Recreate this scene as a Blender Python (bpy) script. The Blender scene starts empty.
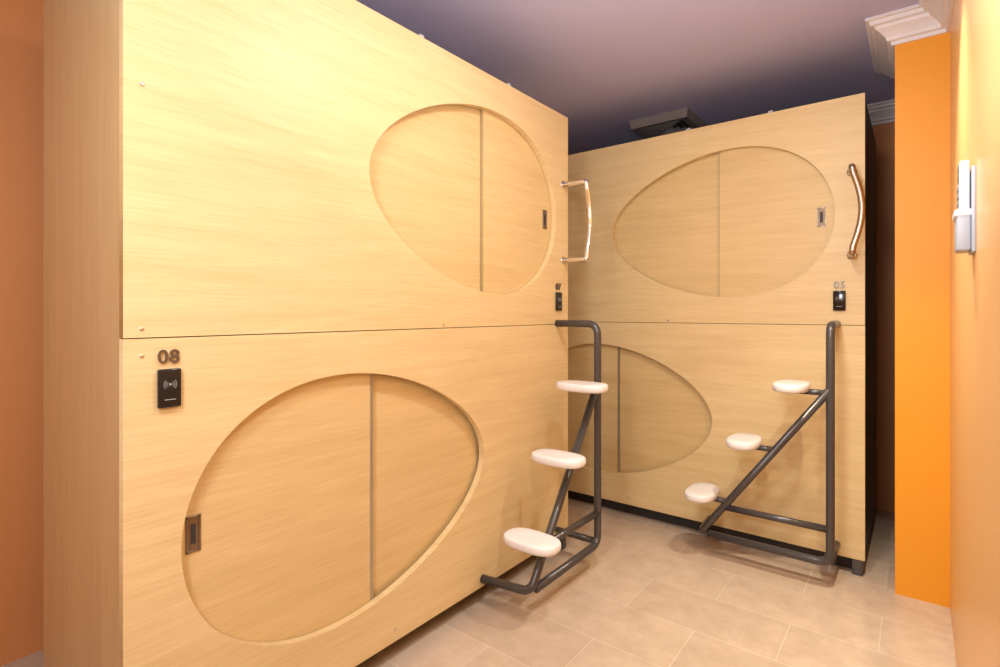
import bpy, math
from mathutils import Vector, Matrix
S=bpy.context.scene
COL=S.collection
# ---------------------------------------------------------------- materials
def newmat(name):
    m=bpy.data.materials.new(name); m.use_nodes=True
    nt=m.node_tree; b=nt.nodes['Principled BSDF']; return m,nt,b
def simple(name,col,rough=0.5,metal=0.0,bump=0.0,bscale=200,var=0.04):
    m,nt,b=newmat(name)
    tc=nt.nodes.new('ShaderNodeTexCoord'); n=nt.nodes.new('ShaderNodeTexNoise')
    n.inputs['Scale'].default_value=bscale if bump else 6
    n.inputs['Detail'].default_value=4
    nt.links.new(tc.outputs['Object'],n.inputs['Vector'])
    r=nt.nodes.new('ShaderNodeValToRGB')
    r.color_ramp.elements[0].position=.3; r.color_ramp.elements[1].position=.7
    r.color_ramp.elements[0].color=[c*(1-var) for c in col]+[1]
    r.color_ramp.elements[1].color=[min(1,c*(1+var)) for c in col]+[1]
    nt.links.new(n.outputs['Fac'],r.inputs['Fac'])
    nt.links.new(r.outputs['Color'],b.inputs['Base Color'])
    b.inputs['Roughness'].default_value=rough; b.inputs['Metallic'].default_value=metal
    if bump:
        bp=nt.nodes.new('ShaderNodeBump'); bp.inputs['Strength'].default_value=bump; bp.inputs['Distance'].default_value=.002
        nt.links.new(n.outputs['Fac'],bp.inputs['Height']); nt.links.new(bp.outputs['Normal'],b.inputs['Normal'])
    return m
def wood(name,c1,c2,offs=(0,0,0),axis='X'):
    m,nt,b=newmat(name); L=nt.links.new
    tc=nt.nodes.new('ShaderNodeTexCoord')
    def grain(sc,det,dist):
        mp=nt.nodes.new('ShaderNodeMapping'); mp.inputs['Scale'].default_value=sc; mp.inputs['Location'].default_value=offs
        L(tc.outputs['Object'],mp.inputs['Vector'])
        n=nt.nodes.new('ShaderNodeTexNoise'); n.inputs['Scale'].default_value=1; n.inputs['Detail'].default_value=det
        n.inputs['Distortion'].default_value=dist; L(mp.outputs['Vector'],n.inputs['Vector']); return n
    if axis=='X': a=(1.2,3,20); f=(6,30,190)
    else: a=(3,20,1.2); f=(30,190,6)
    g1=grain(a,6,.5); g1.inputs['Roughness'].default_value=.6; g2=grain(f,3,0)
    mx=nt.nodes.new('ShaderNodeMix'); mx.inputs[0].default_value=.45
    L(g1.outputs['Fac'],mx.inputs[2]); L(g2.outputs['Fac'],mx.inputs[3])
    r=nt.nodes.new('ShaderNodeValToRGB'); r.color_ramp.elements[0].position=.34; r.color_ramp.elements[1].position=.62
    r.color_ramp.elements[0].color=(*c1,1); r.color_ramp.elements[1].color=(*c2,1)
    L(mx.outputs[0],r.inputs['Fac']); L(r.outputs['Color'],b.inputs['Base Color'])
    b.inputs['Roughness'].default_value=.42
    b.inputs['Specular IOR Level'].default_value=.35
    return m
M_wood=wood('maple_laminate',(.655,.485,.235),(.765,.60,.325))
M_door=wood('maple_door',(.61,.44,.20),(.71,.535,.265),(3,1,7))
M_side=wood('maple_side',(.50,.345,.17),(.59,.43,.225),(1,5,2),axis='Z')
M_rim=simple('maple_edge_band',(.74,.53,.28),.5)
M_rimd=simple('door_edge_shade',(.44,.32,.16),.5)  # darker wood tone, stands in for shading along the upper door edge
M_black=simple('black_steel_shell',(.012,.012,.013),.45)
M_base=simple('dark_plinth',(.035,.032,.032),.6)
M_tube=simple('dark_grey_powder_coat',(.085,.080,.082),.28,.4)
M_pad=simple('cream_step_plastic',(.80,.77,.77),.35)
M_chrome=simple('polished_steel',(.80,.79,.79),.10,1.0)
M_brush=simple('brushed_steel',(.50,.42,.36),.24,1.0)
M_bronze=simple('bronze_metal',(.26,.21,.16),.3,.9)
M_recess=simple('pull_recess_metal',(.20,.13,.07),.4,.5)
M_num=simple('numeral_metal',(.18,.14,.11),.35,.7)
M_alu=simple('aluminium',(.42,.38,.30),.4,.6)
M_gloss=simple('gloss_black_plastic',(.010,.010,.011),.12)
M_icon=simple('grey_print',(.35,.35,.35),.5)
M_white=simple('white_plastic',(.68,.70,.73),.35)
M_grey=simple('pale_grey_plastic',(.40,.43,.47),.4)
M_key=simple('grey_buttons',(.18,.20,.23),.5)
M_lcd=simple('lcd_glass',(.10,.13,.12),.15)
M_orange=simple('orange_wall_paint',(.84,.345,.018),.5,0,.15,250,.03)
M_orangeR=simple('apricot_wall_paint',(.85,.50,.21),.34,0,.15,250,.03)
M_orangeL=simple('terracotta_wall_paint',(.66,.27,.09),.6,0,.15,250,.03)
M_crown=simple('white_plaster_trim',(.74,.71,.72),.5)
M_ceil=simple('ceiling_cool_tint',(.50,.49,.72),.7,0,.1,200,.02)  # blue-violet base: cool ambient light tint put into the ceiling colour
M_vent=simple('vent_frame_paint',(.22,.20,.19),.5)
M_dark=simple('vent_dark',(.03,.03,.035),.6)
def tilemat():
    m,nt,b=newmat('porcelain_floor_tile'); L=nt.links.new
    tc=nt.nodes.new('ShaderNodeTexCoord'); mp=nt.nodes.new('ShaderNodeMapping')
    mp.inputs['Location'].default_value=(.12,.2,0); L(tc.outputs['Object'],mp.inputs['Vector'])
    br=nt.nodes.new('ShaderNodeTexBrick'); br.inputs['Scale'].default_value=1
    br.inputs['Brick Width'].default_value=.6; br.inputs['Row Height'].default_value=.3
    br.inputs['Mortar Size'].default_value=.0022; br.inputs['Mortar Smooth'].default_value=.2
    br.inputs['Bias'].default_value=0
    br.inputs['Color1'].default_value=(.54,.42,.315,1); br.inputs['Color2'].default_value=(.62,.49,.37,1)
    br.inputs['Mortar'].default_value=(.68,.57,.46,1)
    L(mp.outputs['Vector'],br.inputs['Vector'])
    n=nt.nodes.new('ShaderNodeTexNoise'); n.inputs['Scale'].default_value=8; n.inputs['Detail'].default_value=9; n.inputs['Roughness'].default_value=.7
    L(tc.outputs['Object'],n.inputs['Vector'])
    r=nt.nodes.new('ShaderNodeValToRGB'); r.color_ramp.elements[0].position=.3; r.color_ramp.elements[1].position=.7
    r.color_ramp.elements[0].color=(.80,.78,.76,1); r.color_ramp.elements[1].color=(1,1,1,1)
    L(n.outputs['Fac'],r.inputs['Fac'])
    mx=nt.nodes.new('ShaderNodeMix'); mx.data_type='RGBA'; mx.blend_type='MULTIPLY'; mx.inputs[0].default_value=1
    L(br.outputs['Color'],mx.inputs[6]); L(r.outputs['Color'],mx.inputs[7]); L(mx.outputs[2],b.inputs['Base Color'])
    b.inputs['Roughness'].default_value=.20
    return m
M_floor=tilemat()
# ---------------------------------------------------------------- mesh helpers
def add(name,verts,faces,mat,parent=None,smooth=False):
    me=bpy.data.meshes.new(name); me.from_pydata([tuple(v) for v in verts],[],faces); me.update()
    o=bpy.data.objects.new(name,me); COL.objects.link(o)
    if mat: me.materials.append(mat)
    if smooth:
        for p in me.polygons: p.use_smooth=True
    if parent: o.parent=parent
    return o
def box(name,a,b,mat,parent=None,bev=0):
    x0,y0,z0=a; x1,y1,z1=b
    v=[(x0,y0,z0),(x1,y0,z0),(x1,y1,z0),(x0,y1,z0),(x0,y0,z1),(x1,y0,z1),(x1,y1,z1),(x0,y1,z1)]
    f=[(0,3,2,1),(4,5,6,7),(0,1,5,4),(1,2,6,5),(2,3,7,6),(3,0,4,7)]
    o=add(name,v,f,mat,parent)
    if bev:
        md=o.modifiers.new('bev','BEVEL'); md.width=bev; md.segments=3
        for p in o.data.polygons: p.use_smooth=True
    return o
def fillet(pts,r,n=8):
    pts=[Vector(p) for p in pts]; out=[pts[0]]
    for i in range(1,len(pts)-1):
        p=pts[i]; a=(pts[i-1]-p); b=(pts[i+1]-p)
        ang=a.angle(b); d=min(r/math.tan(ang/2),a.length*.48,b.length*.48)
        A=p+a.normalized()*d; B=p+b.normalized()*d
        for k in range(n+1):
            t=k/n; out.append(A*(1-t)**2+p*2*t*(1-t)+B*t*t)
    out.append(pts[-1]); return out
def tube(name,pts,r,mat,parent=None,seg=16):
    pts=[Vector(p) for p in pts]; V=[];F=[]
    t0=(pts[1]-pts[0]).normalized(); n=t0.orthogonal().normalized()
    for i,p in enumerate(pts):
        if i==0:t=t0
        elif i==len(pts)-1:t=(pts[-1]-pts[-2]).normalized()
        else:t=((pts[i]-pts[i-1]).normalized()+(pts[i+1]-pts[i]).normalized()).normalized()
        n=(n-t*n.dot(t)).normalized(); bn=t.cross(n)
        for k in range(seg):
            a=2*math.pi*k/seg; V.append(p+n*math.cos(a)*r+bn*math.sin(a)*r)
    for i in range(len(pts)-1):
        for k in range(seg):
            k2=(k+1)%seg; F.append((i*seg+k,i*seg+k2,(i+1)*seg+k2,(i+1)*seg+k))
    F.append(tuple(reversed(range(seg)))); F.append(tuple((len(pts)-1)*seg+k for k in range(seg)))
    return add(name,V,F,mat,parent,True)
def disc(name,c,r,h,mat,parent,seg=20):   # disc on the front face (normal -y)
    x,y,z=c;V=[];F=[]
    for yy,rr in((y,r),(y-h*.6,r),(y-h,r*.8)):
        for k in range(seg):
            a=2*math.pi*k/seg; V.append((x+rr*math.cos(a),yy,z+rr*math.sin(a)))
    for i in range(2):
        for k in range(seg):
            k2=(k+1)%seg;F.append((i*seg+k,i*seg+k2,(i+1)*seg+k2,(i+1)*seg+k))
    F.append(tuple(2*seg+k for k in range(seg)))
    return add(name,V,F,mat,parent,True)
def empty(name,loc=(0,0,0),rot=0):
    e=bpy.data.objects.new(name,None); COL.objects.link(e); e.location=loc; e.rotation_euler=(0,0,rot); e.empty_display_size=.1
    return e
# ---------------------------------------------------------------- dimensions
CH=1.308; CEIL=2.66
XL,XR,YB,YF=-2.66,.111,4.3,-1.6
LEN=2.103; ZB,ZS,ZT=.08,1.242,2.388
TH=.028
# room shell
box('floor',(XL-.1,YF-.1,-.1),(XR+.1,YB+.1,0),M_floor)
box('ceiling',(XL-.1,YF-.1,CEIL),(XR+.1,YB+.1,CEIL+.1),M_ceil)
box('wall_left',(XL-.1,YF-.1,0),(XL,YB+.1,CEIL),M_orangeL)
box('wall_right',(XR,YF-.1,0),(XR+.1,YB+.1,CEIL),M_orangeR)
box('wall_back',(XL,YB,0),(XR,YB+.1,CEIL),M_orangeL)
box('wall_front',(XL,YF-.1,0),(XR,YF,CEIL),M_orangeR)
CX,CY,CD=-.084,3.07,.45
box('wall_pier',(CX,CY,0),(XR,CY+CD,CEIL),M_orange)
# crown moulding
prof=[(0,.115),(.012,.115),(.016,.100),(.030,.096),(.034,.082),(.050,.062),(.070,.046),(.074,.034),(.090,.030),(.094,.014),(.108,.012),(.108,0)]
path=[(XR,YF),(XR,CY),(CX,CY),(CX,CY+CD),(XR,CY+CD),(XR,YB),(XL,YB),(XL,YF)]
def crown():
    V=[];F=[];n=len(path);m=len(prof)
    for i in range(n):
        p=Vector(path[i]);d0=(p-Vector(path[i-1])).normalized();d1=(Vector(path[(i+1)%n])-p).normalized()
        n0=Vector((-d0.y,d0.x));n1=Vector((-d1.y,d1.x))
        mt=(n0+n1); mt=mt/(mt.dot(n0))
        for o,dn in prof: q=p+mt*o; V.append((q.x,q.y,CEIL-dn))
    for i in range(n):
        j=(i+1)%n
        for k in range(m-1): F.append((i*m+k,j*m+k,j*m+k+1,i*m+k+1))
    return add('trim_1',V,F,M_crown)
crown()
# ---------------------------------------------------------------- pods
def egg(cx,cz,A,B,k,n=128):
    return [(cx+A*math.cos(t),cz+B*math.sin(t)*(1+k*math.cos(t))) for t in [2*math.pi*i/n for i in range(n)]]
def panel_with_hole(name,x0,x1,z0,z1,hole,mat,parent):
    cu=bpy.data.curves.new(name+'_c','CURVE'); cu.dimensions='2D'; cu.fill_mode='BOTH'
    for pts in([(x0,z0),(x1,z0),(x1,z1),(x0,z1)],hole):
        sp=cu.splines.new('POLY'); sp.points.add(len(pts)-1); sp.use_cyclic_u=True
        for i,(x,z) in enumerate(pts): sp.points[i].co=(x,z,0,1)
    cu.extrude=TH/2
    ob=bpy.data.objects.new('tmp',cu); COL.objects.link(ob)
    dg=bpy.context.evaluated_depsgraph_get(); me=bpy.data.meshes.new_from_object(ob.evaluated_get(dg))
    bpy.data.objects.remove(ob)
    for v in me.vertices:
        x,z,y=v.co; v.co=(x,TH/2-y,z)
    o=bpy.data.objects.new(name,me); COL.objects.link(o); me.materials.clear(); me.materials.append(mat); o.parent=parent
    return o
def numeral(name,txt,x,z,size,parent):
    cu=bpy.data.curves.new('t','FONT'); cu.body=txt; cu.size=size; cu.extrude=.003; cu.align_x='CENTER'; cu.offset=.0004; cu.space_character=1.08
    ob=bpy.data.objects.new('t',cu); COL.objects.link(ob)
    dg=bpy.context.evaluated_depsgraph_get(); me=bpy.data.meshes.new_from_object(ob.evaluated_get(dg)); bpy.data.objects.remove(ob)
    for v in me.vertices:
        a,b,c=v.co; v.co=(x+a,-.003-c,z+b)
    me.materials.clear(); me.materials.append(M_num)
    o=bpy.data.objects.new(name,me); COL.objects.link(o); o.parent=parent
def arc(name,cx,cz,r,a0,a1,parent,y=-.0135):
    pts=[(cx+r*math.cos(a),y,cz+r*math.sin(a)) for a in [a0+(a1-a0)*i/10 for i in range(11)]]
    tube(name,pts,.0006,M_icon,parent,6)
def reader(parent,x,z,tag):
    box('card_reader_'+tag,(x-.027,-.013,z-.05),(x+.027,0,z+.05),M_gloss,parent,.004)
    cz=z+.010
    disc('reader_dot_'+tag,(x,-.013,cz),.003,.001,M_icon,parent,12)
    for i,r in enumerate((.007,.011,.015)):
        arc(f'reader_wave_r{i}_{tag}',x,cz,r,-.8,.8,parent); arc(f'reader_wave_l{i}_{tag}',x,cz,r,math.pi-.8,math.pi+.8,parent)
    box('reader_label_'+tag,(x-.013,-.0136,z-.030),(x+.013,-.0128,z-.028),M_icon,parent)
def pull(parent,x,y,z,tag):
    w,h,t=.019,.05,.005
    box('pull_recess_'+tag,(x-w+t,y-.001,z-h+t),(x+w-t,y+.0005,z+h-t),M_recess,parent)
    box('pull_slot_'+tag,(x-w*.35,y-.0016,z-h*.55),(x+w*.35,y-.0008,z+h*.55),M_dark,parent)
    box('pull_left_'+tag,(x-w,y-.004,z-h),(x-w+t,y+.001,z+h),M_bronze,parent,.001)
    box('pull_right_'+tag,(x+w-t,y-.004,z-h),(x+w,y+.001,z+h),M_bronze,parent,.001)
    box('pull_top_'+tag,(x-w,y-.004,z+h-t),(x+w,y+.001,z+h),M_bronze,parent,.001)
    box('pull_bottom_'+tag,(x-w,y-.004,z-h),(x+w,y+.001,z-h+t),M_bronze,parent,.001)
def pod(loc,rot,depth,nums,side_left,side_right,clips,inset,hm):
    P=empty('capsule_bed_pod',loc,rot)
    D0=.066
    box('carcass',(.022,D0,ZB+.01),(LEN-.022,depth,ZT-.02),M_black,P)
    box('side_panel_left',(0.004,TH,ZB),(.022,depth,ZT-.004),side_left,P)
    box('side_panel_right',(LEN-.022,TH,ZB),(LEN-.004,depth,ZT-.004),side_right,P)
    box('roof_panel',(.022,TH,ZT-.02),(LEN-.022,depth,ZT-.004),M_black,P)
    box('seam_backing',(.022,TH,ZS-.03),(LEN-.022,D0,ZS+.03),M_black,P)
    # plinth
    box('plinth_front',(.05,inset,0.0),(LEN-.05,inset+.03,ZB+.01),M_base,P)
    box('plinth_side_left',(.05,inset+.03,0),(.08,depth-.03,ZB+.01),M_base,P)
    box('plinth_side_right',(LEN-.08,inset+.03,0),(LEN-.05,depth-.03,ZB+.01),M_base,P)
    for i,x in enumerate((.01,LEN-.055)):
        box(f'foot_{i+1}',(x,.004,0),(x+.045,.06,ZB),M_tube,P,.003)
    # front
    eu=egg(1.36,1.812,.618,.413,.2); el=[(1.506-x,z) for x,z in egg(.753,.674,.622,.415,.2)][::-1]
    panel_with_hole('front_panel_upper',0,LEN,ZS+.0015,ZT,eu,M_wood,P)
    panel_with_hole('front_panel_lower',0,LEN,ZB,ZS-.0015,el,M_wood,P)
    # doors (sliding leaf overlaps the fixed leaf)
    sp=1.408
    box('door_fixed_upper',(.70,.047,1.36),(sp+.06,.055,2.27),M_door,P)
    box('door_sliding_upper',(sp,.031,1.36),(2.03,.041,2.27),M_door,P)
    box('door_edge_shade_upper',(sp-.004,.0305,1.36),(sp,.0415,2.27),M_rimd,P)  # narrow dark strip, edge shading painted as colour
    sp=.772
    box('door_fixed_lower',(sp-.06,.047,.22),(1.42,.055,1.14),M_door,P)
    box('door_sliding_lower',(.08,.031,.22),(sp,.041,1.14),M_door,P)
    box('door_edge_lower',(sp-.002,.0295,.22),(sp+.010,.042,1.14),M_alu,P)
    pull(P,1.915,.031,1.80,'upper'); pull(P,.172,.031,.70,'lower')
    reader(P,1.997,1.365,'upper'); numeral('numeral_upper',nums[1],1.997,1.428,.050,P)
    reader(P,.100,1.111,'lower'); numeral('numeral_lower',nums[0],.100,1.176,.050,P)
    for i,(x,z) in enumerate(((.04,1.265),(.04,1.197),(.04,1.88),(1.117,1.256),(.86,.125))):
        disc(f'screw_{i}',(x,0,z),.0055,.002,M_chrome,P,14)
    for i,x in enumerate(clips):
        box(f'clip_{i}',(x-.012,.002,ZT),(x+.012,.02,ZT+.012),M_grey,P,.002)
    # grab handle
    x=2.05; bow=.05; so=-.140
    zt,zb=2.005,1.590
    pts=fillet([(x,0,zt),(x+.010,so,zt),(x+bow*.35,so,zt-.03)],.03)[:-1]
    n=14
    for i in range(n+1):
        t=i/n; zz=zt-.03+(zb+.03-zt+.03)*t
        pts.append(Vector((x+bow*(.3+.7*math.sin(math.pi*t)),so,zz)))
    pts+=fillet([(x+bow*.35,so,zb+.03),(x+.010,so,zb),(x,0,zb)],.03)[1:]
    tube('grab_bar',pts,.0145,hm,P)
    disc('grab_flange_top',(x,0,zt),.022,.006,hm,P); disc('grab_flange_bottom',(x,0,zb),.022,.006,hm,P)
    return P
P1=((-1.53,.448,0),math.pi/2); P2=((-.205-LEN,3.16,0),0)
pod(*P1,.795,('08','07'),M_side,M_side,(1.0,1.57),.13,M_chrome)
pod(*P2,1.0,('06','05'),M_side,M_black,(1.237,1.68),.07,M_brush)
# ---------------------------------------------------------------- ladders
def pad(name,cx,cy,cz,parent,lx=.078,ly=.130,th=.038,n=48):
    V=[];F=[]
    prof=[(.80,-th/2),(.93,-th/2+.003),(.985,-th/2+.010),(1,-.001),(.985,th/2-.009),(.94,th/2-.003),(.84,th/2),(.5,th/2-.001),(.0001,th/2-.001)]
    ex=2/2.7
    for s,z in prof:
        for k in range(n):
            a=2*math.pi*k/n; c,si=math.cos(a),math.sin(a)
            dx=lx-(1-s)*lx*.8 if s>.7 else lx*s; dy=ly-(1-s)*lx*.8 if s>.7 else ly*s
            V.append((cx+dx*math.copysign(abs(c)**ex,c),cy+dy*math.copysign(abs(si)**ex,si),cz+z))
    for i in range(len(prof)-1):
        for k in range(n):
            k2=(k+1)%n;F.append((i*n+k,i*n+k2,(i+1)*n+k2,(i+1)*n+k))
    F.append(tuple(reversed(range(n))))
    add(name,V,F,M_pad,parent,True)
def ladder(loc,rot):
    P=empty('pod_step_ladder',loc,rot)
    xp=LEN-.118; y=-.246; r=.0185
    tube('post_and_base_rail',fillet([(xp,0,1.247),(xp,y,1.247),(xp,y,.125),(xp-.56,y,.125)],.06),r,M_tube,P)
    tube('diagonal_stringer',fillet([(xp,y,.945),(xp-.595,y,.125),(xp-.62,0,.115)],.05),r,M_tube,P)
    tube('lower_tie_bar',[(xp,y,.285),(xp-.478,y,.285)],r*.9,M_tube,P)
    tube('wall_tie',[(xp,y+.01,.135),(xp,0.0,.135)],r*.9,M_tube,P)
    for i,(s,h) in enumerate(((.163,.945),(.378,.642),(.588,.336))):
        sd=.595*(.945-h)/.82
        tube(f'step_bracket_{i+1}',[(xp-sd,y,h-.018),(xp-s+.02,y,h-.020)],.014,M_tube,P)
        pad(f'step_{i+1}',xp-s,y,h,P)
ladder(*P1); ladder(*P2)
# ---------------------------------------------------------------- ceiling vent
V=empty('ceiling_air_vent',(-1.40,3.72,CEIL))
def ring(name,a,b,z0,z1,mat):
    vs=[];fs=[]
    for h,z in((a,z0),(b,z1)):
        vs+=[(-h,-h,z),(h,-h,z),(h,h,z),(-h,h,z)]
    for k in range(4): fs.append((k,(k+1)%4,4+(k+1)%4,4+k))
    o=add(name,vs,fs,mat,V); md=o.modifiers.new('s','SOLIDIFY'); md.thickness=.003; return o
ring('vent_skirt',.205,.195,0,-.055,M_vent)
ring('vent_rim',.195,.155,-.055,-.050,M_vent)
for i in range(4): ring(f'vent_louver_{i}',.15-.034*i,.13-.034*i,-.052,-.022,M_vent)
box('vent_back',(-.18,-.18,-.010),(.18,.18,-.002),M_dark,V)
# ---------------------------------------------------------------- remote holder on right wall
R=empty('air_conditioner_remote',(XR,1.78,0))
box('holder_plate',(-.008,-.055,1.455),(0,.06,1.665),M_grey,R,.002)
box('holder_cup',(-.036,-.045,1.46),(-.008,.05,1.56),M_grey,R,.005)
box('holder_lip',(-.040,-.047,1.545),(-.006,.052,1.562),M_white,R,.003)
box('remote_body',(-.030,-.035,1.50),(-.010,.035,1.685),M_white,R,.005)
box('remote_screen',(-.0315,-.025,1.635),(-.029,.025,1.675),M_lcd,R,.0005)
for j in range(3):
    for i in range(3):
        box(f'remote_key_{j}_{i}',(-.0325,-.022+i*.017,1.575+j*.018),(-.029,-.012+i*.017,1.586+j*.018),M_key,R,.001)
# ---------------------------------------------------------------- lights (ceiling lamps, outside the frame)
def lamp(name,loc,size,power,col,rot=(0,0,0),spread=180):
    e=empty(name,loc)
    l=bpy.data.lights.new('emitter','AREA'); l.shape='DISK'; l.size=size; l.energy=power; l.color=col; l.spread=math.radians(spread)
    o=bpy.data.objects.new('emitter',l); COL.objects.link(o); o.parent=e; o.location=(0,0,-.03); o.rotation_euler=rot
    tube('lamp_ring',[(0,0,0),(0,0,-.022)],size/2+.02,M_white,e,32)
    return e
lamp('ceiling_lamp',(-.62,-.35,CEIL),.34,29,(.90,.95,1.0))
lamp('ceiling_lamp',(-.50,1.45,CEIL),.22,18,(1,.96,.88))
lamp('ceiling_downlight',(-.16,2.22,CEIL),.09,10,(1,.90,.70),spread=75)
def flash(name,loc,dr,size,e,col):
    fl=bpy.data.lights.new(name,'AREA'); fl.shape='DISK'; fl.size=size; fl.energy=e; fl.color=col
    fo=bpy.data.objects.new(name,fl); COL.objects.link(fo); fo.location=loc
    fo.rotation_euler=Vector(dr).to_track_quat('-Z','Y').to_euler()
# photographer's flash into the room, then an added uplight to brighten the ceiling
flash('camera_flash',(-.35,-.6,1.9),(-.85,1.6,.10),.5,18,(.86,.93,1))
flash('ceiling_fill_light',(-.35,.85,1.75),(.05,.70,1),.25,17,(.90,.92,1))  # added fill aimed up, no such lamp in the room
w=bpy.data.worlds.new('w'); S.world=w; w.use_nodes=True
w.node_tree.nodes['Background'].inputs['Color'].default_value=(.3,.35,.5,1); w.node_tree.nodes['Background'].inputs['Strength'].default_value=.2
# ---------------------------------------------------------------- camera
cam=bpy.data.cameras.new('cam'); co=bpy.data.objects.new('camera',cam); COL.objects.link(co)
cam.sensor_width=36; cam.lens=19.08; cam.shift_y=-.0215; cam.clip_start=.02
co.location=(0,0,CH); co.rotation_euler=(math.pi/2,0,math.radians(38.26))
S.camera=co
try:
    S.view_settings.view_transform='Standard'; S.view_settings.look='None'
except Exception as e: print(e)
